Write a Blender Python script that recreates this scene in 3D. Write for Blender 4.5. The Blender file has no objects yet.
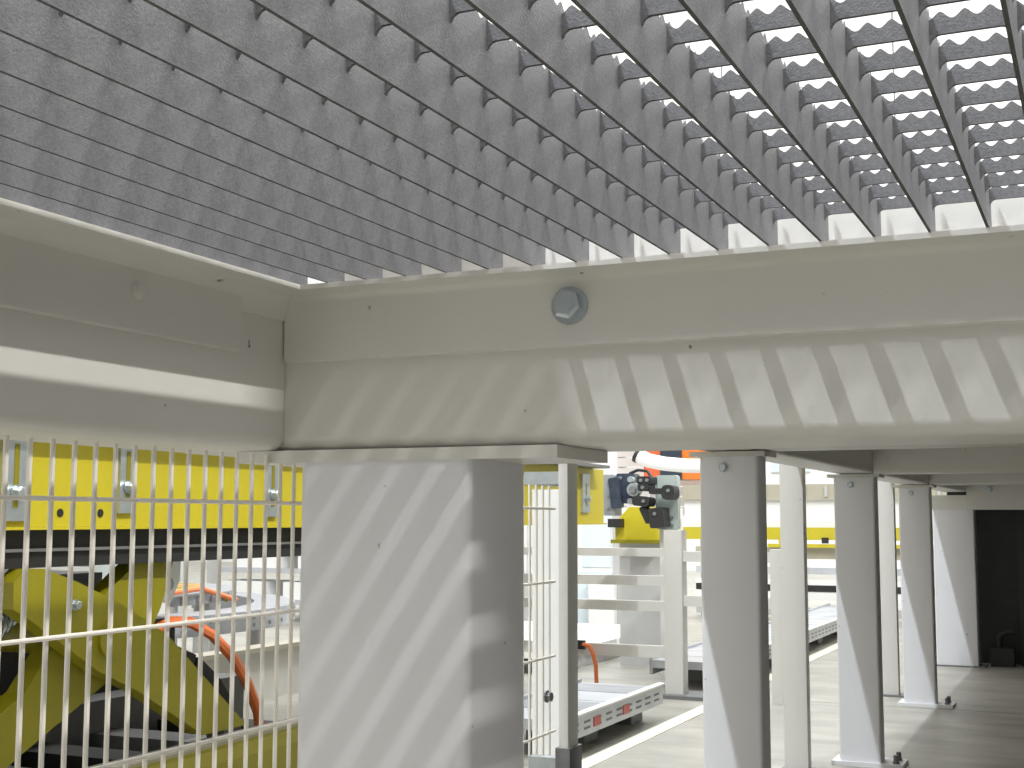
import bpy, bmesh, math, random
from mathutils import Vector, Matrix
random.seed(7)
SC = bpy.context.scene
COL = SC.collection
PI = math.pi

# ------------------------------------------------------------------ camera
cam_data = bpy.data.cameras.new('camera')
cam_data.sensor_width = 36.0
cam_data.lens = 1313.41 / 1024.0 * 36.0
cam_data.clip_start = 0.02
cam_data.clip_end = 200
cam = bpy.data.objects.new('camera', cam_data)
COL.objects.link(cam)
YAW, PITCH, ROLL, EYE = 0.423069633, 0.102147822, 0.001787506, 0.60
fw = Vector((-math.sin(YAW) * math.cos(PITCH), math.cos(YAW) * math.cos(PITCH), math.sin(PITCH)))
rt = Vector((math.cos(YAW), math.sin(YAW), 0))
up = rt.cross(fw)
rt2 = math.cos(ROLL) * rt + math.sin(ROLL) * up
up2 = -math.sin(ROLL) * rt + math.cos(ROLL) * up
cam.matrix_world = Matrix(((rt2.x, up2.x, -fw.x, 0), (rt2.y, up2.y, -fw.y, 0), (rt2.z, up2.z, -fw.z, EYE), (0, 0, 0, 1)))
SC.camera = cam

# ------------------------------------------------------------------ world, lamps, exposure
world = bpy.data.worlds.new('hall_light')
SC.world = world
world.use_nodes = True
bg = world.node_tree.nodes['Background']
bg.inputs['Color'].default_value = (1.0, 0.985, 0.95, 1)
bg.inputs['Strength'].default_value = 0.46

def strip_lamp(name, x, y0, y1, z, w, power, color, aim):
    d = bpy.data.lights.new(name, 'AREA')
    d.shape = 'RECTANGLE'
    d.size = w
    d.size_y = y1 - y0
    d.energy = power
    d.color = color
    o = bpy.data.objects.new(name, d)
    COL.objects.link(o)
    o.location = (x, (y0 + y1) / 2, z)
    # the strip runs along Y; roll it about its own axis towards the platform
    o.rotation_euler = (0, aim, 0)
    return o

strip_lamp('hall_tube_lamp', -1.53, -0.90, -0.10, 4.7, 0.05, 125, (0.88, 0.93, 1.0), -0.33)
strip_lamp('hall_tube_lamp', -1.40, 1.40, 5.0, 4.0, 0.05, 60, (0.88, 0.93, 1.0), -0.33)
strip_lamp('hall_tube_lamp', 3.04, -1.50, 3.20, 6.0, 0.07, 290, (1.0, 0.98, 0.95), 0.62)
strip_lamp('aisle_fill_light', -4.6, 0.5, 9.5, 5.0, 2.5, 16, (0.97, 0.99, 1.0), -0.1)  # added fill to brighten the floor outside, no known fitting
strip_lamp('hall_ceiling_lamp', 0.5, -4.0, 6.0, 7.5, 10.0, 220, (0.97, 0.985, 1.0), 0.0)
strip_lamp('wall_fill_light', -2.0, 10.0, 12.0, 7.5, 12.0, 560, (0.98, 1.0, 1.0), 0.0)  # added wash that whitens the far wall behind the grating

vs = SC.view_settings
vs.view_transform = 'Standard'
vs.look = 'None'
vs.exposure = 0.80
vs.gamma = 1
vs.use_curve_mapping = False

# ------------------------------------------------------------------ materials
def mat(name, color, rough=0.5, metal=0.0, var=0.06, scale=12.0, bump=0.0, bscale=200.0, specks=0.0, color2=None, stretch=None):
    m = bpy.data.materials.new(name)
    m.use_nodes = True
    nt = m.node_tree
    b = nt.nodes['Principled BSDF']
    b.inputs['Roughness'].default_value = rough
    b.inputs['Metallic'].default_value = metal
    tc = nt.nodes.new('ShaderNodeTexCoord')
    src = tc.outputs['Object']
    if stretch:
        mp = nt.nodes.new('ShaderNodeMapping')
        mp.inputs['Scale'].default_value = stretch
        nt.links.new(src, mp.inputs['Vector'])
        src = mp.outputs['Vector']
    n = nt.nodes.new('ShaderNodeTexNoise')
    n.inputs['Scale'].default_value = scale
    n.inputs['Detail'].default_value = 6
    n.inputs['Roughness'].default_value = 0.6
    nt.links.new(src, n.inputs['Vector'])
    r = nt.nodes.new('ShaderNodeValToRGB')
    c2 = color2 or tuple(min(1, c * (1 + var)) for c in color)
    c1 = tuple(c * (1 - var) for c in color)
    r.color_ramp.elements[0].position = 0.32
    r.color_ramp.elements[1].position = 0.68
    r.color_ramp.elements[0].color = (*c1, 1)
    r.color_ramp.elements[1].color = (*c2, 1)
    nt.links.new(n.outputs['Fac'], r.inputs['Fac'])
    out = r.outputs['Color']
    if specks > 0:
        s = nt.nodes.new('ShaderNodeTexNoise')
        s.inputs['Scale'].default_value = 55
        s.inputs['Detail'].default_value = 2
        nt.links.new(tc.outputs['Object'], s.inputs['Vector'])
        k = nt.nodes.new('ShaderNodeValToRGB')
        k.color_ramp.elements[0].position = 0.75
        k.color_ramp.elements[1].position = 0.785
        nt.links.new(s.outputs['Fac'], k.inputs['Fac'])
        mx = nt.nodes.new('ShaderNodeMix')
        mx.data_type = 'RGBA'
        ml = nt.nodes.new('ShaderNodeMath')
        ml.operation = 'MULTIPLY'
        ml.inputs[1].default_value = specks
        nt.links.new(k.outputs['Color'], ml.inputs[0])
        nt.links.new(ml.outputs[0], mx.inputs[0])
        nt.links.new(out, mx.inputs[6])
        mx.inputs[7].default_value = (0.10, 0.10, 0.10, 1)
        out = mx.outputs[2]
    nt.links.new(out, b.inputs['Base Color'])
    if bump > 0:
        n2 = nt.nodes.new('ShaderNodeTexNoise')
        n2.inputs['Scale'].default_value = bscale
        n2.inputs['Detail'].default_value = 3
        nt.links.new(tc.outputs['Object'], n2.inputs['Vector'])
        bp = nt.nodes.new('ShaderNodeBump')
        bp.inputs['Strength'].default_value = bump
        bp.inputs['Distance'].default_value = 0.002
        nt.links.new(n2.outputs['Fac'], bp.inputs['Height'])
        nt.links.new(bp.outputs['Normal'], b.inputs['Normal'])
    return m

CREAM = mat('cream_paint', (0.67, 0.655, 0.61), 0.42, var=0.025, scale=5, bump=0.06, bscale=260, specks=0.8)
CREAM2 = mat('pale_column_paint', (0.77, 0.77, 0.79), 0.42, var=0.02, scale=5, bump=0.05, bscale=260, specks=0.6)
WIREC = mat('cream_wire_coating', (0.82, 0.78, 0.70), 0.45, var=0.02)
GALV = mat('galvanised_grating_steel', (0.178, 0.179, 0.188), 0.6, 0.1, var=0.16, scale=420, bump=0.2, bscale=700)
GEDGE = mat('grating_underside_shade', (0.075, 0.075, 0.07), 0.7, var=0.2, scale=300)
ZINC = mat('zinc_bolt', (0.50, 0.55, 0.57), 0.35, 0.7, var=0.08, scale=60)
STEEL = mat('galvanised_sheet', (0.55, 0.57, 0.60), 0.35, 0.35, var=0.12, scale=9)
PERF = mat('worn_steel', (0.33, 0.34, 0.36), 0.4, 0.3, var=0.2, scale=9)
DSTEEL = mat('dark_steel', (0.20, 0.20, 0.20), 0.5, 0.3, var=0.15, scale=14)
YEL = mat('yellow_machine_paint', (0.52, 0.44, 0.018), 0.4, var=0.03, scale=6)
YELD = mat('yellow_darkened_for_shade', (0.235, 0.21, 0.005), 0.45, var=0.05, scale=6)  # machine yellow, darkened to carry the shade under the lift bed
BLACK = mat('black_rubber', (0.018, 0.018, 0.017), 0.55, var=0.2)
NAVY = mat('dark_blue_tool_steel', (0.045, 0.06, 0.085), 0.4, 0.3, var=0.25, scale=30)
ORANGE = mat('orange_cable_sheath', (0.80, 0.20, 0.06), 0.45, var=0.05)
RED = mat('red_reflector', (0.45, 0.05, 0.03), 0.3, var=0.05)
WHITE = mat('white_panel', (0.86, 0.86, 0.84), 0.5, var=0.02)
BEIGE = mat('beige_panel', (0.43, 0.40, 0.31), 0.5, var=0.04)
PALEB = mat('pale_blue_panel', (0.68, 0.78, 0.82), 0.3, var=0.05, scale=4)
GREYP = mat('grey_panel', (0.48, 0.48, 0.47), 0.5, var=0.05)
GREEN = mat('green_fitting', (0.08, 0.30, 0.10), 0.5)
FLOORM = mat('concrete', (0.37, 0.355, 0.31), 0.4, var=0.22, scale=3.5, bump=0.05, bscale=90, stretch=(1, 2.2, 1))
LINEM = mat('floor_line_paint', (0.86, 0.83, 0.66), 0.5, var=0.04)
DECKM = mat('deck_plate_paint', (0.70, 0.69, 0.66), 0.55, var=0.04)
WALLM = mat('hall_wall_paint', (0.85, 0.86, 0.86), 0.7, var=0.03, scale=2)

# ------------------------------------------------------------------ mesh helpers
class MB:
    """collects shapes, build() links them as ONE mesh object"""
    def __init__(self):
        self.bm = bmesh.new()
    def box(self, x0, x1, y0, y1, z0, z1):
        v = [self.bm.verts.new((x, y, z)) for z in (z0, z1) for y in (y0, y1) for x in (x0, x1)]
        for f in ((0, 2, 3, 1), (4, 5, 7, 6), (0, 1, 5, 4), (2, 6, 7, 3), (0, 4, 6, 2), (1, 3, 7, 5)):
            self.bm.faces.new([v[i] for i in f])
        return self
    def loft(self, rings, caps=True):
        vr = [[self.bm.verts.new(p) for p in r] for r in rings]
        n = len(vr[0])
        for a, b in zip(vr, vr[1:]):
            for i in range(n):
                self.bm.faces.new((a[i], a[(i + 1) % n], b[(i + 1) % n], b[i]))
        if caps:
            self.bm.faces.new(vr[0][::-1])
            self.bm.faces.new(vr[-1])
        return self
    def cyl(self, p, q, r, n=12, r2=None):
        p, q = Vector(p), Vector(q)
        d = (q - p).normalized()
        a = d.orthogonal().normalized()
        b = d.cross(a)
        r2 = r if r2 is None else r2
        ring = lambda c, rr: [c + a * (rr * math.cos(2 * PI * i / n)) + b * (rr * math.sin(2 * PI * i / n)) for i in range(n)]
        return self.loft([ring(p, r), ring(q, r2)])
    def tube(self, pts, r, n=8):
        pts = [Vector(p) for p in pts]
        rings = []
        a = None
        for i, p in enumerate(pts):
            d = (pts[min(i + 1, len(pts) - 1)] - pts[max(i - 1, 0)]).normalized()
            a = d.orthogonal().normalized() if a is None else (a - d * a.dot(d)).normalized()
            b = d.cross(a)
            rings.append([p + a * (r * math.cos(2 * PI * k / n)) + b * (r * math.sin(2 * PI * k / n)) for k in range(n)])
        return self.loft(rings)
    def prism(self, poly, axis, a0, a1):
        """poly: 2D points, extruded along axis ('x': (y,z), 'y': (x,z), 'z': (x,y))"""
        def P(u, v, w):
            return {'x': (w, u, v), 'y': (u, w, v), 'z': (u, v, w)}[axis]
        return self.loft([[P(u, v, a0) for u, v in poly], [P(u, v, a1) for u, v in poly]])
    def rhs(self, axis, u0, u1, v0, v1, a0, a1, r=0.012, seg=4):
        return self.prism(rrect(u0, u1, v0, v1, r, seg), axis, a0, a1)
    def build(self, name, m, parent=None, smooth=False):
        bmesh.ops.recalc_face_normals(self.bm, faces=self.bm.faces[:])
        me = bpy.data.meshes.new(name)
        self.bm.to_mesh(me)
        self.bm.free()
        me.materials.append(m)
        o = bpy.data.objects.new(name, me)
        COL.objects.link(o)
        if parent is not None:
            o.parent = parent
            # parents carry no rotation: keep geometry in world coordinates
            o.location = -world_loc(parent)
        if smooth:
            for p in me.polygons:
                p.use_smooth = True
            me.set_sharp_from_angle(angle=math.radians(35))
        return o

def world_loc(o):
    v = Vector((0, 0, 0))
    while o is not None:
        v += o.location
        o = o.parent
    return v

def rrect(u0, u1, v0, v1, r, seg=4):
    pts = []
    for cu, cv, a in ((u1 - r, v0 + r, -PI / 2), (u1 - r, v1 - r, 0), (u0 + r, v1 - r, PI / 2), (u0 + r, v0 + r, PI)):
        for i in range(seg + 1):
            t = a + PI / 2 * i / seg
            pts.append((cu + r * math.cos(t), cv + r * math.sin(t)))
    return pts

def thing(name, label, cat, loc=(0, 0, 0), group=None):
    o = bpy.data.objects.new(name, None)
    o.empty_display_size = 0.05
    COL.objects.link(o)
    o.location = loc
    o['label'] = label
    o['category'] = cat
    if group:
        o['group'] = group
    return o

def struct(o):
    o['kind'] = 'structure'
    return o

def copy_tree(src, loc, label, parent=None):
    c = src.copy()
    COL.objects.link(c)
    if parent is None:
        c.location = loc
        c['label'] = label
    else:
        c.parent = parent
    for ch in list(src.children):
        copy_tree(ch, None, None, c)
    return c

def hexbolt(p, d, r, h, name, m, parent, washer=True):
    """hexagon head with a washer, standing on point p and pointing along d"""
    p, d = Vector(p), Vector(d).normalized()
    o = MB().cyl(p, p + d * h * 0.25, r * 1.02, 20).build('washer', m, parent) if washer else None
    b = MB()
    b.cyl(p + d * h * 0.2, p + d * h * 0.9, r * 0.82, 6)
    b.cyl(p + d * h * 0.9, p + d * h, r * 0.82, 6, r * 0.62)
    return b.build(name, m, o or parent)

# ================================================================== SETTING
# floor: concrete slabs with a recessed joint
fl = bpy.data.objects.new('floor', None)
COL.objects.link(fl)
struct(fl)
MB().box(-14, 8, -6, 4.440, -0.20, 0).build('concrete_slab', FLOORM, fl)
MB().box(-14, 8, 4.446, 16, -0.20, 0).build('concrete_slab', FLOORM, fl)
MB().box(-14, 8, -6, 16, -0.24, -0.20).build('ground_bed', DSTEEL, fl)
# far walls of the hall: sheet panels
wb = bpy.data.objects.new('wall_back', None)
COL.objects.link(wb)
struct(wb)
for i in range(11):
    MB().box(-14 + 2 * i + 0.01, -14 + 2 * i + 1.99, 15.0, 15.12, 0, 8.0).build('wall_panel', WALLM, wb)
wl = bpy.data.objects.new('wall_left', None)
COL.objects.link(wl)
struct(wl)
for i in range(10):
    MB().box(-13.12, -13.0, -5 + 2 * i + 0.01, -5 + 2 * i + 1.99, 0, 8.0).build('wall_panel', WALLM, wl)
# painted line beside the conveyor track
struct(MB().box(-1.215, -1.165, 2.0, 9.0, 0, 0.002).build('trim_1', LINEM))

# ================================================================== PLATFORM
YF = 1.130            # front plane of the cross beam
XL = -0.765           # inner plane of the left beam
ZG = 0.8318           # underside of the grating
ZB = 0.669            # underside of the beams

# --- front beam (along X)
fb = thing('platform_beam', 'long cream beam across the picture with one zinc bolt and stripes of shadow', 'beam', (-0.2, YF + 0.08, ZB))
MB().rhs('x', YF, YF + 0.165, ZB, ZG - 0.004, -0.90, 1.3, 0.014, 5).build('beam_tube', CREAM, fb, True)
b = MB()
b.prism([(YF, 0.7585), (YF - 0.006, 0.7600), (YF - 0.006, ZG - 0.013), (YF - 0.009, ZG - 0.008), (YF - 0.014, ZG - 0.0055),
         (YF - 0.0376, ZG - 0.0050), (YF - 0.0376, ZG - 0.0002), (YF, ZG - 0.0002)], 'x', XL + 0.002, 1.3)
b.build('grating_support_angle', CREAM, fb, True)
hexbolt((-0.447, YF - 0.006, 0.797), (0, -1, 0), 0.0175, 0.013, 'bolt_head', ZINC, fb)

# --- left beam (along Y)
lb = thing('platform_beam', 'cream beam on the left running towards the viewer above the wire mesh', 'beam', (XL - 0.07, 0.3, ZB))
MB().rhs('y', XL - 0.14, XL, ZB, ZG - 0.004, -0.8, YF - 0.0005, 0.014, 5).build('beam_tube', CREAM, lb, True)
b = MB()
b.prism([(XL + 0.0004, 0.7600), (XL + 0.006, 0.7615), (XL + 0.006, ZG - 0.010), (XL + 0.0004, ZG - 0.010)], 'y', -0.8, 1.045)
b.prism([(XL - 0.030, ZG - 0.030), (XL + 0.0012, ZG - 0.030), (XL + 0.007, ZG - 0.0135), (XL + 0.010, ZG - 0.008), (XL + 0.014, ZG - 0.0055),
         (XL + 0.0411, ZG - 0.0050), (XL + 0.0411, ZG - 0.0002), (XL - 0.030, ZG - 0.0002)], 'y', -0.8, YF - 0.001)
b.build('grating_support_angle', CREAM, lb, True)
b = MB()
b.cyl((XL + 0.006, 0.893, 0.796), (XL + 0.0085, 0.893, 0.796), 0.008, 16, 0.0072)
b.cyl((XL + 0.0085, 0.893, 0.796), (XL + 0.010, 0.893, 0.796), 0.0072, 16, 0.004)
b.build('painted_rivet', CREAM, lb, True)

# --- grating: serrated bearing bars along Y, serrated cross bars along X
PITCH_B = 0.044
BX0 = -0.69289
SER = PITCH_B / 3.5
gr = thing('steel_grating', 'grey galvanised serrated bar grating lying overhead as the walkway floor', 'grating', (0, 0, ZG))

def serrated(length, z0, z1, t, axis, depth=0.0042, seg=8, foot=None):
    bm = bmesh.new()
    n = int(round(length / SER)) * seg
    prev = None
    for i in range(n + 1):
        s = i * SER / seg
        z = z1 - depth * (0.3 * abs(math.sin(PI * i / seg)) + 0.7 * (0.5 - 0.5 * math.cos(2 * PI * i / seg)))
        zb = z0 - (foot(s) if foot else 0)
        cs = [(-t / 2, zb), (t / 2, zb), (t / 2, z), (-t / 2, z)]
        ring = [bm.verts.new((u, s, w) if axis == 'y' else (s, u, w)) for u, w in cs]
        if prev:
            for k in range(4):
                bm.faces.new((prev[k], prev[(k + 1) % 4], ring[(k + 1) % 4], ring[k]))
        else:
            bm.faces.new(ring[::-1])
        prev = ring
    bm.faces.new(prev)
    bmesh.ops.recalc_face_normals(bm, faces=bm.faces[:])
    me = bpy.data.meshes.new('bar')
    bm.to_mesh(me)
    bm.free()
    me.materials.append(GALV)
    me.materials.append(GEDGE)          # shade of the underside, painted as a darker colour on the lower faces
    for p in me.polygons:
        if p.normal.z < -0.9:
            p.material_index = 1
    return me

BL = int(round(1.76 / SER)) * SER
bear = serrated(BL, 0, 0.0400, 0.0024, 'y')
NB = 35
for k in range(-1, NB - 1):
    o = bpy.data.objects.new('bearing_bar', bear)
    COL.objects.link(o)
    o.parent = gr
    o.location = (BX0 + PITCH_B * k, YF - 0.006 - BL, 0)
CLX = int(round(1.53 / SER)) * SER
def weld_foot(s):
    # the pressed joint: the cross bar widens downwards in a small arc where it meets each bearing bar
    u = (s - 0.012) % PITCH_B
    u = min(u, PITCH_B - u) - 0.0013
    r = 0.0058
    return 0.0 if u > r else r - math.sqrt(max(0.0, r * r - (r - max(u, 0.0)) ** 2))
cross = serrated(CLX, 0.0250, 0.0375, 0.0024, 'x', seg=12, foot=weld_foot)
for k in range(-28, 11):
    o = bpy.data.objects.new('cross_bar', cross)
    COL.objects.link(o)
    o.parent = gr
    o.location = (BX0 - PITCH_B - 0.012, 0.667 + PITCH_B * k, 0)

# --- unseen panels added along the left edge to block lamp light
gp = thing('light_blocker', 'tall solid panel added out of view above the left beam to block lamp light', 'guard rail', (-0.83, 0.2, ZG + 0.01))
MB().box(-0.835, -0.825, -3.4, 1.12, ZG + 0.01, 2.10).build('blocker_panel', CREAM, gp)
MB().box(-0.90, -0.764, -3.45, 1.125, ZG - 0.0035, ZG + 0.01).build('foot_plate', CREAM, gp)
for yy in (-3.4, -1.9, -0.4, 1.08):
    MB().rhs('z', -0.875, -0.836, yy, yy + 0.04, ZG + 0.01, 2.10, 0.004, 2).build('post', CREAM, gp, True)
gp2 = thing('light_blocker', 'lower solid panel added out of view along the deck edge to shade the lift', 'guard rail', (-0.68, 3, ZG + 0.04))  # added only to keep lamp light off the lift arms
MB().box(-0.690, -0.682, 1.15, 6.5, ZG + 0.041, 1.50).build('blocker_panel', CREAM, gp2)
for yy in (1.2, 2.9, 4.6, 6.3):
    MB().rhs('z', -0.681, -0.645, yy, yy + 0.04, ZG + 0.041, 1.52, 0.004, 2).build('post', CREAM, gp2, True)

# --- solid deck and the beams behind
dk = thing('deck_plate', 'solid cream deck plate lying behind the grating above the row of columns', 'deck', (0.3, 3.6, ZG + 0.02))
MB().box(-0.70, 1.35, YF + 0.002, 6.9, ZG - 0.003, ZG + 0.040).build('plate', DECKM, dk)
dk2 = thing('deck_plate', 'solid deck plates beside and behind the grating over the viewer', 'deck', (2.0, -1.0, ZG + 0.02))
MB().box(0.845, 4.0, -3.5, YF, ZG - 0.003, ZG + 0.040).build('plate', DECKM, dk2)
MB().box(-0.763, 0.843, -3.5, -0.66, ZG - 0.003, ZG + 0.040).build('plate', DECKM, dk2)
MB().box(1.352, 4.0, YF + 0.002, 6.9, ZG - 0.003, ZG + 0.040).build('plate', DECKM, dk2)
rb = thing('platform_beam', 'cream beam running away over the tops of the row of slim columns', 'beam', (-0.572, 3.5, 0.71))
MB().rhs('y', -0.622, -0.522, 0.714, ZG - 0.004, YF + 0.166, 5.76, 0.008, 3).build('beam_tube', CREAM, rb, True)
for i, (y, zb, lab) in enumerate(((2.166, 0.714, 'cream cross beam at the top of the nearest slim column'),
                                  (3.366, 0.712, 'cream cross beam at the top of the second slim column'),
                                  (4.500, 0.712, 'cream cross beam at the top of the third slim column'))):
    t = thing('cross_beam', lab, 'beam', (0.3, y, zb), 'cross beams under the deck')
    MB().rhs('x', y - 0.03, y + 0.05, zb, ZG - 0.004, -0.5215, 1.3, 0.006, 3).build('beam_tube', CREAM, t, True)
t = thing('cross_beam', 'deepest cream cross beam spanning above the dark opening at the far end', 'beam', (0.3, 5.72, 0.64), 'cross beams under the deck')
MB().rhs('x', 5.72, 5.80, 0.640, ZG - 0.004, -0.5215, 1.3, 0.006, 3).build('beam_tube', CREAM, t, True)
hexbolt((-0.43, 5.72, 0.725), (0, -1, 0), 0.012, 0.02, 'bolt_head', ZINC, t)

# --- main column
mc = thing('support_column', 'broad cream box column in the foreground under the beam corner, striped by light', 'column', (-0.646, 1.196, 0))
MB().rhs('z', -0.744, -0.5515, YF - 0.003, 1.261, 0.012, 0.6565, 0.009, 4).build('column_tube', CREAM2, mc, True)
MB().box(-0.819, -0.461, 1.1255, 1.262, 0.6565, 0.6685).build('cap_plate', CREAM, mc)
MB().box(-0.80, -0.49, 1.09, 1.30, 0, 0.012).build('base_plate', CREAM2, mc)

# --- row of slim columns
def slim_column(y, label):
    t = thing('slim_column', label, 'column', (-0.572, y, 0), 'row of slim columns under the deck')
    MB().rhs('z', -0.622, -0.522, y, y + 0.062, 0.010, 0.704, 0.006, 3).build('column_tube', CREAM2, t, True)
    MB().box(-0.640, -0.470, y - 0.012, y + 0.085, 0, 0.010).build('base_plate', CREAM2, t)
    MB().box(-0.636, -0.508, y - 0.010, y + 0.075, 0.704, 0.712).build('cap_plate', CREAM, t)
    for sx in (-0.489, ):
        for sy in (0.012, 0.060):
            hexbolt((sx, y + sy, 0.010), (0, 0, 1), 0.008, 0.020, 'anchor_bolt', DSTEEL, t)
    hexbolt((-0.580, y, 0.686), (0, -1, 0), 0.0085, 0.008, 'bolt_head', ZINC, t)
    return t
c0 = slim_column(2.150, 'nearest of the slim pale columns, just right of the picture centre')
copy_tree(c0, (-0.572, 3.350, 0), 'second slim pale column, lit by a triangle of light low on its left')
copy_tree(c0, (-0.572, 4.480, 0), 'third slim pale column, with an anchor bolt on its base plate')
t = thing('end_column', 'wide pale column panel beside the dark opening at the far end', 'column', (-0.59, 5.76, 0), None)
MB().rhs('z', -0.660, -0.496, 5.735, 5.82, 0.0, 0.640, 0.006, 3).build('column_tube', CREAM2, t, True)
MB().box(-0.66, -0.5225, 5.735, 5.82, 0.64, 0.70).build('head_plate', CREAM, t)
MB().box(-0.665, -0.470, 5.725, 5.83, 0, 0.006).build('base_plate', DSTEEL, t)

# --- dark opening at the far end, its shade put in as black panels
t = thing('opening_shade_panels', 'black panels painting in the shade of the opening at the far end under the deck', 'partition', (0.3, 5.95, 0))
MB().box(-0.62, -0.345, 5.93, 5.96, 0, 0.80).build('panel', BLACK, t)
MB().box(-0.343, 1.3, 5.90, 5.96, 0, 0.80).build('panel', mat('dark_brown_panel', (0.035, 0.033, 0.028), 0.6), t)
MB().box(1.3, 1.33, 2.0, 5.96, 0, 0.82).build('side_panel', mat('dark_side_panel', (0.05, 0.05, 0.045), 0.6), t)
t = thing('motor_box', 'small black box with a pipe on the floor inside the dark opening', 'box', (-0.41, 5.82, 0))
MB().box(-0.455, -0.365, 5.80, 5.89, 0, 0.075).build('casing', BLACK, t)
MB().tube([(-0.42, 5.84, 0.075), (-0.42, 5.84, 0.12), (-0.39, 5.84, 0.14), (-0.36, 5.84, 0.14)], 0.012).build('pipe', BLACK, t, True)

# ================================================================== MESH FENCE
XM = -0.780
mf = thing('wire_mesh_panel', 'cream welded wire mesh panel standing under the left beam', 'fence', (XM, 1.0, 0))
WZ0, WZ1 = 0.035, 0.664
wv = MB().cyl((0, 0, WZ0), (0, 0, WZ1), 0.0022, 8)
w0 = wv.build('vertical_wire', WIREC, mf, True)
y = 0.3218
w0.location = (0, y - 1.0, 0)
for i in range(1, 63):
    o = w0.copy()
    COL.objects.link(o)
    o.location = (0, y + 0.025 * i - 1.0, 0)
for z in (0.6155, 0.504, 0.392, 0.280, 0.168, 0.056):
    MB().cyl((XM + 0.004, 0.305, z), (XM + 0.004, 1.885, z), 0.002, 8).build('horizontal_wire', WIREC, mf, True)
hexbolt((XM + 0.004, 1.850, 0.335), (1, 0, 0), 0.009, 0.01, 'bolt_head', DSTEEL, mf)

fp = thing('fence_end_post', 'thin cream post at the end of the wire mesh behind the broad column', 'post', (-0.705, 1.76, 0))
MB().rhs('z', -0.7125, -0.697, 1.742, 1.782, 0.008, 0.700, 0.003, 2).build('post_tube', CREAM, fp, True)
MB().box(-0.75, -0.66, 1.72, 1.80, 0, 0.008).build('base_plate', CREAM, fp)
b = MB()
b.rhs('z', -0.7165, -0.693, 1.738, 1.786, 0.20, 0.281, 0.003, 2)
b.build('post_sleeve', DSTEEL, fp, True)
b = MB()
b.box(-0.7768, -0.7665, 1.770, 1.905, 0.650, 0.668)
b.build('top_clamp', ZINC, fp)
b = MB()
b.box(-0.7665, -0.7125, 1.765, 1.782, 0.650, 0.668)
b.build('clamp_arm', ZINC, fp)
b = MB()
b.box(-0.768, -0.7165, 1.765, 1.782, 0.235, 0.262)
b.build('bottom_clamp', ZINC, fp)

t = thing('white_riser', 'white flat riser board standing behind the end of the wire mesh', 'riser', (-0.96, 2.3, 0))
MB().box(-0.993, -0.925, 2.30, 2.325, 0.008, 0.655).build('board', WHITE, t)
MB().box(-1.01, -0.91, 2.27, 2.36, 0, 0.008).build('base_plate', DSTEEL, t)

def fence_post(y, label):
    t = thing('fence_post', label, 'post', (-0.695, y, 0), 'cream posts beyond the slim columns')
    MB().rhs('z', -0.724, -0.666, y, y + 0.036, 0.006, 0.800, 0.004, 2).build('post_tube', CREAM, t, True)
    MB().box(-0.735, -0.625, y - 0.02, y + 0.055, 0, 0.006).build('base_plate', DSTEEL, t)
    return t
p0 = fence_post(3.195, 'cream post between the nearest and the second slim column')
copy_tree(p0, (-0.695, 4.690, 0), 'cream post between the second and the third slim column')

# ================================================================== YELLOW SCISSOR LIFT
XS = -1.55
sl = thing('scissor_lift', 'yellow scissor lift table with crossed arms behind the wire mesh', 'lift', (-1.9, 2.2, 0))
b = MB()
b.prism([(XS, 0.586), (XS, 0.765), (XS - 0.06, 0.765), (XS - 0.06, 0.757), (XS - 0.008, 0.757), (XS - 0.008, 0.594),
         (XS - 0.06, 0.594), (XS - 0.06, 0.586)], 'y', 1.20, 4.20)
b.build('side_beam', YEL, sl)
MB().box(XS - 0.06, XS + 0.012, 1.20, 4.20, 0.581, 0.5858).build('bottom_lip', YEL, sl)
MB().box(XS - 0.70, XS - 0.64, 1.20, 4.20, 0.586, 0.765).build('side_beam', YEL, sl)
MB().box(XS - 0.64, XS - 0.02, 1.25, 2.9, 0.520, 0.580).build('platform_bed', BLACK, sl)
MB().box(XS - 0.03, XS - 0.012, 1.25, 2.9, 0.546, 0.551).build('bed_groove', DSTEEL, sl)
MB().box(XS - 0.72, XS + 0.060, 1.20, 4.10, 0.7655, 0.775).build('platform_top', DSTEEL, sl)
# slotted brackets with bolts along the beam
for i, (ya, yb2, za, zb2) in enumerate(((1.520, 1.578, 0.595, 0.745), (1.786, 1.826, 0.608, 0.745), (2.222, 2.262, 0.603, 0.745), (3.985, 4.050, 0.62, 0.745))):
    q = MB().box(XS, XS + 0.008, ya, yb2, za, zb2).build('slotted_bracket', ZINC, sl)
    ym = (ya + yb2) / 2
    MB().box(XS + 0.008, XS + 0.0088, ym - 0.005, ym + 0.005, za + 0.02, zb2 - 0.03).build('slot', YELD, q)
    hexbolt((XS + 0.0088, ym, za + 0.045), (1, 0, 0), 0.011, 0.014, 'bolt_head', ZINC, q)
for ym in (1.654, 1.748, 2.45, 2.52):
    MB().cyl((XS, ym, 0.608), (XS + 0.0015, ym, 0.608), 0.007, 12).build('bolt_hole', BLACK, sl)

def arm(x0, x1, pts, name='scissor_arm', m=YELD):
    return MB().prism(pts, 'x', x0, x1).build(name, m, sl)
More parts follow.
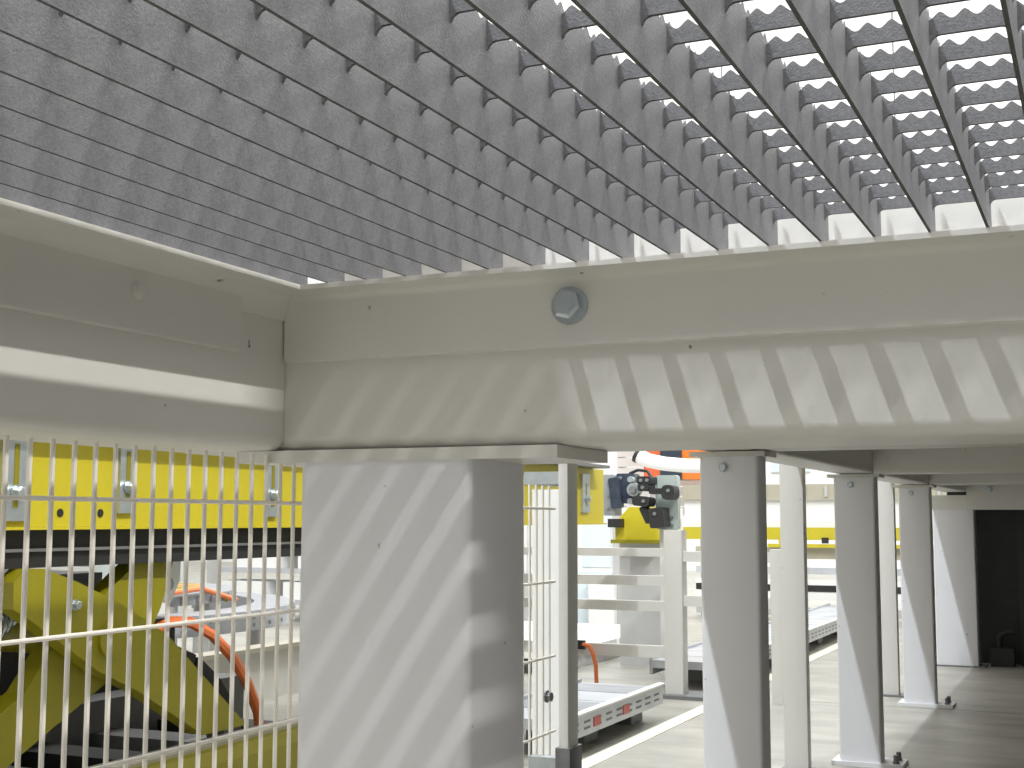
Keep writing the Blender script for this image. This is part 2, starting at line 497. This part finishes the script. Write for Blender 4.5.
# falling arm in front, rising arm behind it, repeated at the far side
A = [(1.560, 0.500), (1.585, 0.520), (1.625, 0.519), (1.700, 0.495), (1.800, 0.457), (1.935, 0.390), (2.180, 0.198), (2.045, 0.198), (1.862, 0.298), (1.756, 0.345), (1.597, 0.440), (1.562, 0.458)]
Bp = [(2.00, 0.520), (1.90, 0.520), (1.700, 0.391), (1.640, 0.320), (1.35, 0.170), (1.35, 0.080), (1.640, 0.225), (1.835, 0.318), (1.93, 0.375), (1.97, 0.44)]
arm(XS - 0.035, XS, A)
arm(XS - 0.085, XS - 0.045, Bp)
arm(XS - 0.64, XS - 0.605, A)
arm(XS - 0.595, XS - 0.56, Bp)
MB().cyl((XS - 0.60, 1.783, 0.394), (XS + 0.006, 1.783, 0.394), 0.030, 20).build('pivot_pin', YELD, sl, True)
hexbolt((XS, 1.694, 0.458), (1, 0, 0), 0.009, 0.012, 'bolt_head', ZINC, sl)
MB().box(XS - 0.56, XS - 0.12, 1.55, 1.62, 0.47, 0.52).build('cross_tie', DSTEEL, sl)
# end bracket with a pin, white gusset
MB().prism([(1.965, 0.415), (2.0, 0.52), (2.075, 0.52), (2.075, 0.48), (2.035, 0.42)], 'x', XS - 0.11, XS - 0.087).build('gusset_plate', WHITE, sl)
MB().cyl((XS - 0.087, 2.03, 0.475), (XS - 0.075, 2.03, 0.475), 0.012, 14).build('gusset_pin', ZINC, sl)
# base frame
b = MB()
b.prism([(XS + 0.04, 0.0), (XS + 0.04, 0.150), (XS + 0.03, 0.172), (XS - 0.05, 0.172), (XS - 0.05, 0.0)], 'y', 1.15, 3.05)
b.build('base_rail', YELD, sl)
MB().box(XS - 0.05, XS + 0.006, 1.15, 3.05, 0.172, 0.178).build('base_rail_lip', BEIGE, sl)
MB().box(XS - 0.72, XS - 0.63, 1.15, 3.05, 0.0, 0.172).build('base_rail', DSTEEL, sl)
for i in range(7):
    yy = 1.25 + 0.24 * i
    MB().box(XS - 0.63, XS - 0.05, yy, yy + 0.10, 0.03, 0.10).build('base_tie', DSTEEL if i % 2 else BLACK, sl)
MB().box(XS - 0.63, XS - 0.05, 1.2, 3.0, 0.0, 0.02).build('base_tray', BLACK, sl)
hu = thing('hydraulic_unit', 'dark hydraulic unit standing behind the crossed yellow arms', 'machine', (-2.5, 2.45, 0))
MB().box(-2.75, -2.34, 1.95, 2.95, 0.03, 0.33).build('tank', BLACK, hu)
MB().box(-2.70, -2.38, 2.0, 2.70, 0.33, 0.46).build('motor_cover', BLACK, hu)
MB().cyl((-2.54, 2.72, 0.385), (-2.54, 2.92, 0.385), 0.055, 16).build('pump', DSTEEL, hu, True)
for xx in (-2.72, -2.42):
    MB().box(xx, xx + 0.05, 2.0, 2.9, 0, 0.03).build('foot', DSTEEL, hu)
# coil spring cylinder at the left
b = MB()
pts = [(XS - 0.12 + 0.020 * math.cos(t * 0.8), 1.56 + t * 0.0016 + 0.004 * math.sin(t * 0.8), 0.36 + t * 0.0011 + 0.020 * math.sin(t * 0.8)) for t in range(0, 90)]
b.tube(pts, 0.004, 6)
b.build('coil_spring', ZINC, sl, True)

# hoses looping down behind the lift
t = thing('orange_hose', 'orange hose arching down behind the right end of the scissor lift', 'hose', (-1.66, 2.4, 0.03))
MB().tube([(-1.66, 2.020, 0.385), (-1.66, 2.080, 0.400), (-1.66, 2.140, 0.395), (-1.66, 2.210, 0.365), (-1.66, 2.280, 0.315), (-1.66, 2.335, 0.255), (-1.66, 2.375, 0.190), (-1.66, 2.390, 0.120), (-1.66, 2.390, 0.032)], 0.011, 8).build('hose_run', ORANGE, t, True)
t = thing('cable_chain', 'black segmented cable chain curving under the orange hose', 'cable chain', (-1.72, 2.3, 0))
path = [(1.98, 0.33), (2.06, 0.335), (2.14, 0.325), (2.22, 0.295), (2.285, 0.25), (2.335, 0.195), (2.365, 0.135), (2.375, 0.07), (2.375, 0.03)]
for (ya, za), (yb2, zb2) in zip(path, path[1:]):
    dy, dz = yb2 - ya, zb2 - za
    L_ = math.hypot(dy, dz)
    ny, nz = -dz / L_ * 0.027, dy / L_ * 0.027
    MB().prism([(ya + dy * .04 - ny, za + dz * .04 - nz), (yb2 - dy * .04 - ny, zb2 - dz * .04 - nz), (yb2 - dy * .04 + ny, zb2 - dz * .04 + nz), (ya + dy * .04 + ny, za + dz * .04 + nz)], 'x', -1.76, -1.71).build('chain_link', BLACK if ya < 2.3 else DSTEEL, t)

# ================================================================== CONVEYOR TRACK ON THE FLOOR
def floor_track(label, ya, yb, n, slots, reflectors):
    t = thing('conveyor_track', label, 'conveyor', (-1.375, (ya + yb) / 2, 0), 'floor tracks')
    step = (yb - ya) / n
    for i in range(n):
        y0 = ya + step * i
        q = MB().box(-1.500, -1.250, y0, y0 + step - 0.008, 0.070, 0.098).build('tray', STEEL, t)
        MB().box(-1.50, -1.25, y0 + 0.18, y0 + 0.34, 0.098, 0.0995).build('belt_patch', PERF if ya < 4 else STEEL, q)
        MB().box(-1.46, -1.29, y0 + 0.24, y0 + 0.34, 0.0, 0.07).build('foot', DSTEEL, t)
    MB().box(-1.250, -1.238, ya, yb, 0.048, 0.108).build('side_rail', STEEL, t)
    MB().box(-1.512, -1.500, ya, yb, 0.048, 0.108).build('side_rail', STEEL, t)
    MB().box(-1.252, -1.230, ya, yb, 0.104, 0.109).build('rail_lip', WHITE, t)
    for i in range(slots):
        yy = ya + 0.02 + 0.082 * i
        for z in (0.066, 0.082):
            MB().box(-1.238, -1.2372, yy, yy + 0.045, z - 0.003, z + 0.003).build('slot', DSTEEL, t)
    for yy in reflectors:
        MB().box(-1.238, -1.2355, yy, yy + 0.05, 0.062, 0.086).build('reflector', RED, t)
floor_track('nearer low galvanised floor track with two red reflectors on its side', 3.10, 3.86, 2, 9, (3.27, 3.50))
floor_track('farther low galvanised floor track seen between the slim columns', 4.56, 7.90, 6, 34, (5.02, 5.35))

# guard frame crossing behind the track
gf = thing('safety_rail', 'cream guard rail frame with square post standing beside the floor track', 'guard rail', (-1.8, 4.36, 0))
MB().rhs('z', -1.385, -1.320, 4.34, 4.40, 0.012, 0.562, 0.004, 2).build('post', CREAM, gf, True)
MB().box(-1.395, -1.20, 4.30, 4.45, 0.0, 0.012).build('base_plate', DSTEEL, gf)
MB().rhs('z', -2.70, -2.61, 4.34, 4.41, 0.0, 0.562, 0.005, 2).build('post', CREAM, gf, True)
for z0, z1 in ((0.471, 0.499), (0.372, 0.405), (0.285, 0.319), (0.128, 0.168)):
    MB().box(-2.61, -1.385, 4.355, 4.385, z0, z1).build('rail', CREAM, gf)
for z0, z1 in ((0.455, 0.490), (0.305, 0.340)):
    MB().box(-1.320, -0.98, 4.355, 4.385, z0, z1).build('side_rail', CREAM, gf)
MB().rhs('z', -1.02, -0.98, 4.34, 4.40, 0.0, 0.50, 0.004, 2).build('short_post', CREAM, gf, True)
t = thing('orange_cable', 'short orange cable hanging from the guard rail onto the floor track', 'cable', (-1.64, 4.33, 0.03))
MB().tube([(-1.680, 4.335, 0.166), (-1.655, 4.335, 0.160), (-1.640, 4.33, 0.135), (-1.630, 4.33, 0.095), (-1.626, 4.33, 0.0)], 0.0075, 8).build('cable_run', ORANGE, t, True)
MB().box(-1.71, -1.675, 4.33, 4.352, 0.148, 0.178).build('plug', BLACK, t)

# ================================================================== HANDLING TOOL
ht = thing('handling_tool', 'dark clamping tool of black blocks on a grey green plate', 'tool', (-1.65, 4.85, 0))
SCREW = mat('dull_screw', (0.30, 0.32, 0.33), 0.35, 0.6)
def block(name, X0, X1, Y0, Y1, ya, yb, m, r=0.006, ang=0.0, screws=(), parent=None):
    cx, cz = (X0 + X1) / 2, (Y0 + Y1) / 2
    ca, sa = math.cos(ang), math.sin(ang)
    pts = [(cx + (u - cx) * ca - (v - cz) * sa, cz + (u - cx) * sa + (v - cz) * ca) for u, v in rrect(X0, X1, Y0, Y1, r, 2)]
    q = MB().prism(pts, 'y', ya, yb).build(name, m, parent or ht, True)
    for u, v in screws:
        MB().cyl((X0 + u * (X1 - X0), ya, Y0 + v * (Y1 - Y0)), (X0 + u * (X1 - X0), ya - 0.006, Y0 + v * (Y1 - Y0)), 0.007, 8).build('screw', SCREW, q)
    return q
block('end_plate', -1.788, -1.740, 0.612, 0.772, 4.84, 4.92, PERF, screws=((.5, .8), (.5, .5), (.5, .2)))
block('mounting_block', -1.740, -1.668, 0.660, 0.776, 4.86, 4.93, NAVY, screws=((.25, .85), (.8, .85), (.3, .15)))
block('mounting_wing', -1.758, -1.715, 0.640, 0.760, 4.83, 4.86, NAVY, 0.008, 0.12)
MB().cyl((-1.658, 4.86, 0.712), (-1.658, 4.82, 0.712), 0.026, 18).build('flange_ring', ZINC, ht, True)
MB().cyl((-1.658, 4.82, 0.712), (-1.658, 4.81, 0.712), 0.014, 14).build('flange_bore', DSTEEL, ht, True)
for u, v in ((-1.675, 0.752), (-1.676, 0.668)):
    MB().cyl((u, 4.86, v), (u, 4.835, v), 0.012, 12).build('spacer', ZINC, ht, True)
block('clamp_block', -1.636, -1.580, 0.732, 0.762, 4.80, 4.88, BLACK, screws=((.3, .5), (.75, .5)))
block('clamp_block', -1.630, -1.588, 0.706, 0.733, 4.79, 4.88, BLACK, screws=((.5, .5),))
block('clamp_block', -1.652, -1.586, 0.648, 0.686, 4.79, 4.88, BLACK, 0.012, -0.1, screws=((.7, .5),))
block('clamp_lever', -1.588, -1.520, 0.694, 0.716, 4.80, 4.84, BLACK, 0.006)
block('clamp_eye', -1.536, -1.484, 0.672, 0.728, 4.79, 4.86, BLACK, 0.018, screws=((.55, .62),))
block('clamp_arm', -1.616, -1.592, 0.580, 0.650, 4.80, 4.86, BLACK, 0.008, 0.45)
block('clamp_jaw', -1.585, -1.527, 0.566, 0.642, 4.79, 4.87, BLACK, 0.008, 0.1, screws=((.4, .7),))
block('back_plate', -1.588, -1.500, 0.560, 0.768, 4.885, 4.92, mat('grey_green_plate', (0.36, 0.42, 0.39), 0.4), 0.010)
MB().tube([(-1.60, 4.87, 0.762), (-1.62, 4.88, 0.785), (-1.665, 4.90, 0.79), (-1.70, 4.90, 0.776)], 0.006, 8).build('signal_cable', BLACK, ht, True)
MB().box(-1.585, -1.515, 4.921, 4.98, 0.0, 0.60).build('leg', CREAM, ht)
for dx, dz in ((0.0, 0.0), (0.024, 0.0), (0.0, 0.03)):
    MB().cyl((-1.522 - dx, 4.885, 0.575 + dz), (-1.522 - dx, 4.878, 0.575 + dz), 0.006, 8).build('small_bolt', DSTEEL, ht)
dr = thing('drive_unit', 'yellow drive housing on a pedestal behind the dark clamping tool', 'machine', (-1.76, 5.3, 0))
MB().prism([(-1.85, .506), (-1.66, .506), (-1.66, .560), (-1.690, .572), (-1.698, .649), (-1.79, .649), (-1.835, .60), (-1.85, .567)], 'y', 5.15, 5.40).build('housing', YEL, dr)
MB().prism([(-1.86, .500), (-1.65, .500), (-1.65, .515), (-1.86, .515)], 'y', 5.12, 5.42).build('housing_flange', YELD, dr)
MB().box(-1.865, -1.81, 5.10, 5.149, 0.565, 0.60).build('cover', BLACK, dr)
MB().box(-1.85, -1.66, 5.2, 5.38, 0.0, 0.50).build('pedestal', GREYP, dr)

# white tube and panels above the tool
t = thing('white_duct', 'white curved duct sticking out above the dark clamping tool', 'duct', (-1.9, 6.0, 0))
MB().tube([(-2.02, 5.95, 0.90), (-1.97, 5.96, 0.875), (-1.90, 5.98, 0.86), (-1.80, 6.0, 0.85), (-1.62, 6.0, 0.845), (-1.45, 6.0, 0.84)], 0.034, 12).build('pipe', WHITE, t, True)
MB().cyl((-2.03, 5.95, 0.905), (-2.015, 5.95, 0.897), 0.037, 12).build('end_ring', BLACK, t)
MB().box(-1.60, -1.55, 5.97, 6.03, 0, 0.815).build('stand', GREYP, t)
t = thing('orange_cabinet', 'tall orange and dark grey cabinet far behind the white duct', 'cabinet', (-2.75, 9.1, 0))
MB().box(-3.02, -2.89, 9.02, 9.3, 0.88, 1.6).build('red_side', mat('red_orange_paint', (0.8, 0.16, 0.06), 0.5), t)
MB().box(-2.89, -2.735, 9.0, 9.3, 0.88, 1.6).build('dark_door', NAVY, t)
MB().box(-2.735, -2.52, 9.02, 9.3, 0.88, 1.6).build('orange_side', mat('orange_paint', (0.85, 0.22, 0.03), 0.5), t)
for xx in (-3.0, -2.58):
    MB().box(xx, xx + 0.05, 9.1, 9.2, 0, 0.88).build('leg', GREYP, t)

# long line of panels and yellow rail at the back
fl2 = thing('assembly_line', 'long far conveyor line with yellow rail under white and beige panels', 'conveyor', (-1.6, 8, 0))
MB().box(-2.43, 0.2, 8.0, 8.05, 0.475, 0.550).build('yellow_rail', YEL, fl2)
MB().box(-1.88, 0.2, 7.96, 7.999, 0.430, 0.452).build('yellow_strip', YEL, fl2)
for i in range(-1, 5):
    MB().box(-1.93 + 0.5 * i, -1.45 + 0.5 * i, 8.06, 8.10, 0.550, 0.72).build('white_panel', WHITE, fl2)
    MB().box(-1.93 + 0.5 * i, -1.45 + 0.5 * i, 8.02, 8.10, 0.722, 0.812).build('beige_panel', BEIGE, fl2)
for i in range(9):
    xx = -1.93 + 0.13 * i
    MB().box(xx, xx + 0.018, 8.00, 8.02, 0.735, 0.80).build('clip', GREYP, fl2)
    MB().box(xx - 0.02, xx + 0.02, 7.985, 7.9995, 0.455, 0.490).build('hanger', (BLACK, YEL, GREEN)[i % 3], fl2)
for z0, z1, m in ((0.36, 0.43, BEIGE), (0.27, 0.31, STEEL), (0.205, 0.232, WHITE), (0.165, 0.203, BLACK), (0.115, 0.162, WHITE), (0.02, 0.07, GREYP)):
    MB().box(-2.35, 0.2, 8.02, 8.06, z0, z1).build('cross_rail', m, fl2)
for i in range(6):
    MB().box(-2.33 + 0.5 * i, -2.28 + 0.5 * i, 8.06, 8.11, 0, 0.55).build('leg', GREYP, fl2)
t = thing('upper_guard', 'white and dark blue panel strip above the far beige panels', 'panel', (-1.4, 8.4, 0))
MB().box(-2.1, 0.2, 8.4, 8.44, 0.84, 0.90).build('white_strip', WHITE, t)
for i in range(5):
    MB().box(-1.95 + 0.45 * i, -1.70 + 0.45 * i, 8.38, 8.399, 0.90, 0.98).build('dark_pane', NAVY if i % 2 else PALEB, t)
for xx in (-2.1, -0.9, 0.15):
    MB().box(xx, xx + 0.05, 8.4, 8.45, 0, 0.84).build('leg', GREYP, t)

# pale window partition seen between the columns
pw = thing('glazed_partition', 'pale partition with light blue panes behind the guard rails', 'partition', (-3.4, 7, 0))
for i in range(8):
    x0 = -4.6 + 0.31 * i
    f = MB().box(x0, x0 + 0.30, 7.0, 7.03, 0.30, 0.66).build('frame', WHITE, pw)
    MB().box(x0 + 0.03, x0 + 0.20, 6.992, 7.0, 0.33, 0.63).build('pane', PALEB, f)
    MB().box(x0 + 0.215, x0 + 0.265, 6.985, 7.0, 0.0, 0.66).build('mullion', GREYP, pw)
    MB().box(x0, x0 + 0.30, 7.0, 7.03, 0.0, 0.299).build('lower_panel', WHITE if i % 2 else PALEB, pw)
for i in range(4):
    MB().box(-4.0 + .45 * i, -3.85 + .45 * i, 6.93, 6.98, 0.0, 0.26).build('floor_box', (DSTEEL, PALEB, GREYP, WHITE)[i], pw)
t = thing('white_blind', 'white ribbed blind hanging high behind the clamping tool', 'blind', (-3, 9.5, 0))
for i in range(9):
    MB().box(-3.4, -2.45, 9.5, 9.52, 0.62 + 0.075 * i, 0.688 + 0.075 * i).build('slat', WHITE, t)
MB().box(-3.4, -3.34, 9.53, 9.58, 0, 1.3).build('post', GREYP, t)
MB().box(-2.51, -2.45, 9.53, 9.58, 0, 1.3).build('post', GREYP, t)

# low white boards lying between the track and the guard frame
t = thing('white_pallet', 'flat white pallet boards on the floor behind the guard frame', 'pallet', (-2.4, 5.8, 0))
for i in range(4):
    MB().box(-3.2, -1.95, 4.75 + 0.36 * i, 5.08 + 0.36 * i, 0.06, 0.085).build('board', WHITE, t)
for xx in (-3.1, -2.6, -2.05):
    MB().box(xx, xx + 0.07, 4.75, 6.16, 0, 0.06).build('runner', GREYP, t)

# ================================================================== LEFT BACKGROUND (behind the lift)
pc = thing('perforated_conveyor', 'grey perforated steel conveyor bend behind the scissor lift', 'conveyor', (-3.0, 4.4, 0))
def arc(x0, y0, r, a0, a1, n):
    return [(x0 + r * math.cos(a0 + (a1 - a0) * i / n), y0 + r * math.sin(a0 + (a1 - a0) * i / n)) for i in range(n + 1)]
for r, z0, z1 in ((1.10, 0.20, 0.27), (0.86, 0.285, 0.32)):
    o_ = arc(-3.9, 3.9, r, -0.5, 1.4, 18)
    i_ = arc(-3.9, 3.9, r - 0.16, -0.5, 1.4, 18)
    MB().prism(o_ + i_[::-1], 'z', z0, z1).build('curved_tray', PERF, pc)
    for k in range(17):
        a = -0.48 + 0.11 * k
        for dz in (0.3, 0.68):
            c_, s_ = math.cos(a), math.sin(a)
            p_ = (-3.9 + r * c_, 3.9 + r * s_, z0 + (z1 - z0) * dz)
            MB().cyl(p_, (p_[0] + 0.0015 * c_, p_[1] + 0.0015 * s_, p_[2]), 0.008, 6).build('punched_hole', DSTEEL, pc)
for a in (-0.3, 0.3, 0.9, 1.3):
    MB().cyl((-3.9 + 0.99 * math.cos(a), 3.9 + 0.99 * math.sin(a), 0), (-3.9 + 0.99 * math.cos(a), 3.9 + 0.99 * math.sin(a), 0.2), 0.02, 10).build('leg', GREYP, pc)
    MB().cyl((-3.9 + 0.77 * math.cos(a), 3.9 + 0.77 * math.sin(a), 0), (-3.9 + 0.77 * math.cos(a), 3.9 + 0.77 * math.sin(a), 0.285), 0.02, 10).build('leg', GREYP, pc)
t = thing('cream_board', 'low cream board standing on the floor right of the scissor lift', 'board', (-2.5, 4.0, 0))
MB().box(-2.62, -2.58, 3.0, 4.25, 0.0, 0.16).build('board', CREAM, t)
MB().box(-2.64, -2.56, 3.0, 4.25, 0.16, 0.175).build('top_edge', BEIGE, t)
cb = thing('control_cabinet', 'pale grey control cabinet far behind the scissor lift', 'cabinet', (-5.1, 6.2, 0))
MB().box(-5.35, -4.95, 6.0, 6.3, 0, 0.75).build('casing', mat('pale_grey_green', (0.55, 0.60, 0.58), 0.5), cb)
MB().box(-5.32, -4.98, 5.99, 6.0, 0.05, 0.70).build('door', mat('pale_grey_door', (0.50, 0.56, 0.55), 0.5), cb)
ws = thing('workstation', 'white workstation with dark shelf edges far behind the scissor lift', 'workstation', (-5.5, 6.4, 0))
for z in (0.12, 0.30, 0.46, 0.60):
    MB().box(-7.2, -5.38, 6.4, 6.8, z, z + 0.03).build('shelf', DSTEEL, ws)
for i, (x0, z0) in enumerate(((-7.1, 0.15), (-6.6, 0.15), (-6.1, 0.15), (-7.0, 0.33), (-6.4, 0.33), (-5.85, 0.33), (-6.9, 0.49), (-6.2, 0.49), (-5.75, 0.15))):
    MB().box(x0, x0 + 0.36, 6.45, 6.75, z0, z0 + 0.105).build('white_bin', WHITE, ws)
for xx in (-7.2, -6.3, -5.42):
    MB().box(xx, xx + 0.04, 6.36, 6.399, 0, 0.66).build('upright', GREYP, ws)
sh = thing('storage_rack', 'grey rack with white bins right of the pale control cabinet', 'rack', (-4.3, 6.6, 0))
for z in (0.10, 0.28, 0.44, 0.60):
    MB().box(-4.9, -3.9, 6.5, 6.8, z, z + 0.03).build('shelf', STEEL, sh)
for x0, z0 in ((-4.85, 0.13), (-4.4, 0.13), (-4.75, 0.31), (-4.3, 0.31), (-4.85, 0.47), (-4.35, 0.47)):
    MB().box(x0, x0 + 0.33, 6.52, 6.78, z0, z0 + 0.10).build('white_bin', WHITE, sh)
for xx in (-4.9, -3.94):
    MB().box(xx, xx + 0.04, 6.46, 6.499, 0, 0.66).build('upright', GREYP, sh)
t = thing('hose_bundle', 'bundle of orange and yellow hoses lying on the perforated conveyor', 'hose', (-2.95, 3.8, 0.27))
for i in range(4):
    MB().tube([(-2.98 - 0.05 * i, 3.55 + 0.03 * i, 0.287), (-2.99 - 0.03 * i, 3.75, 0.34 + 0.01 * i), (-3.02 - 0.03 * i, 3.95 + 0.04 * i, 0.345), (-3.05 - 0.04 * i, 4.2, 0.29)], 0.010, 8).build('hose_run', ORANGE if i % 2 == 0 else YELD, t, True)
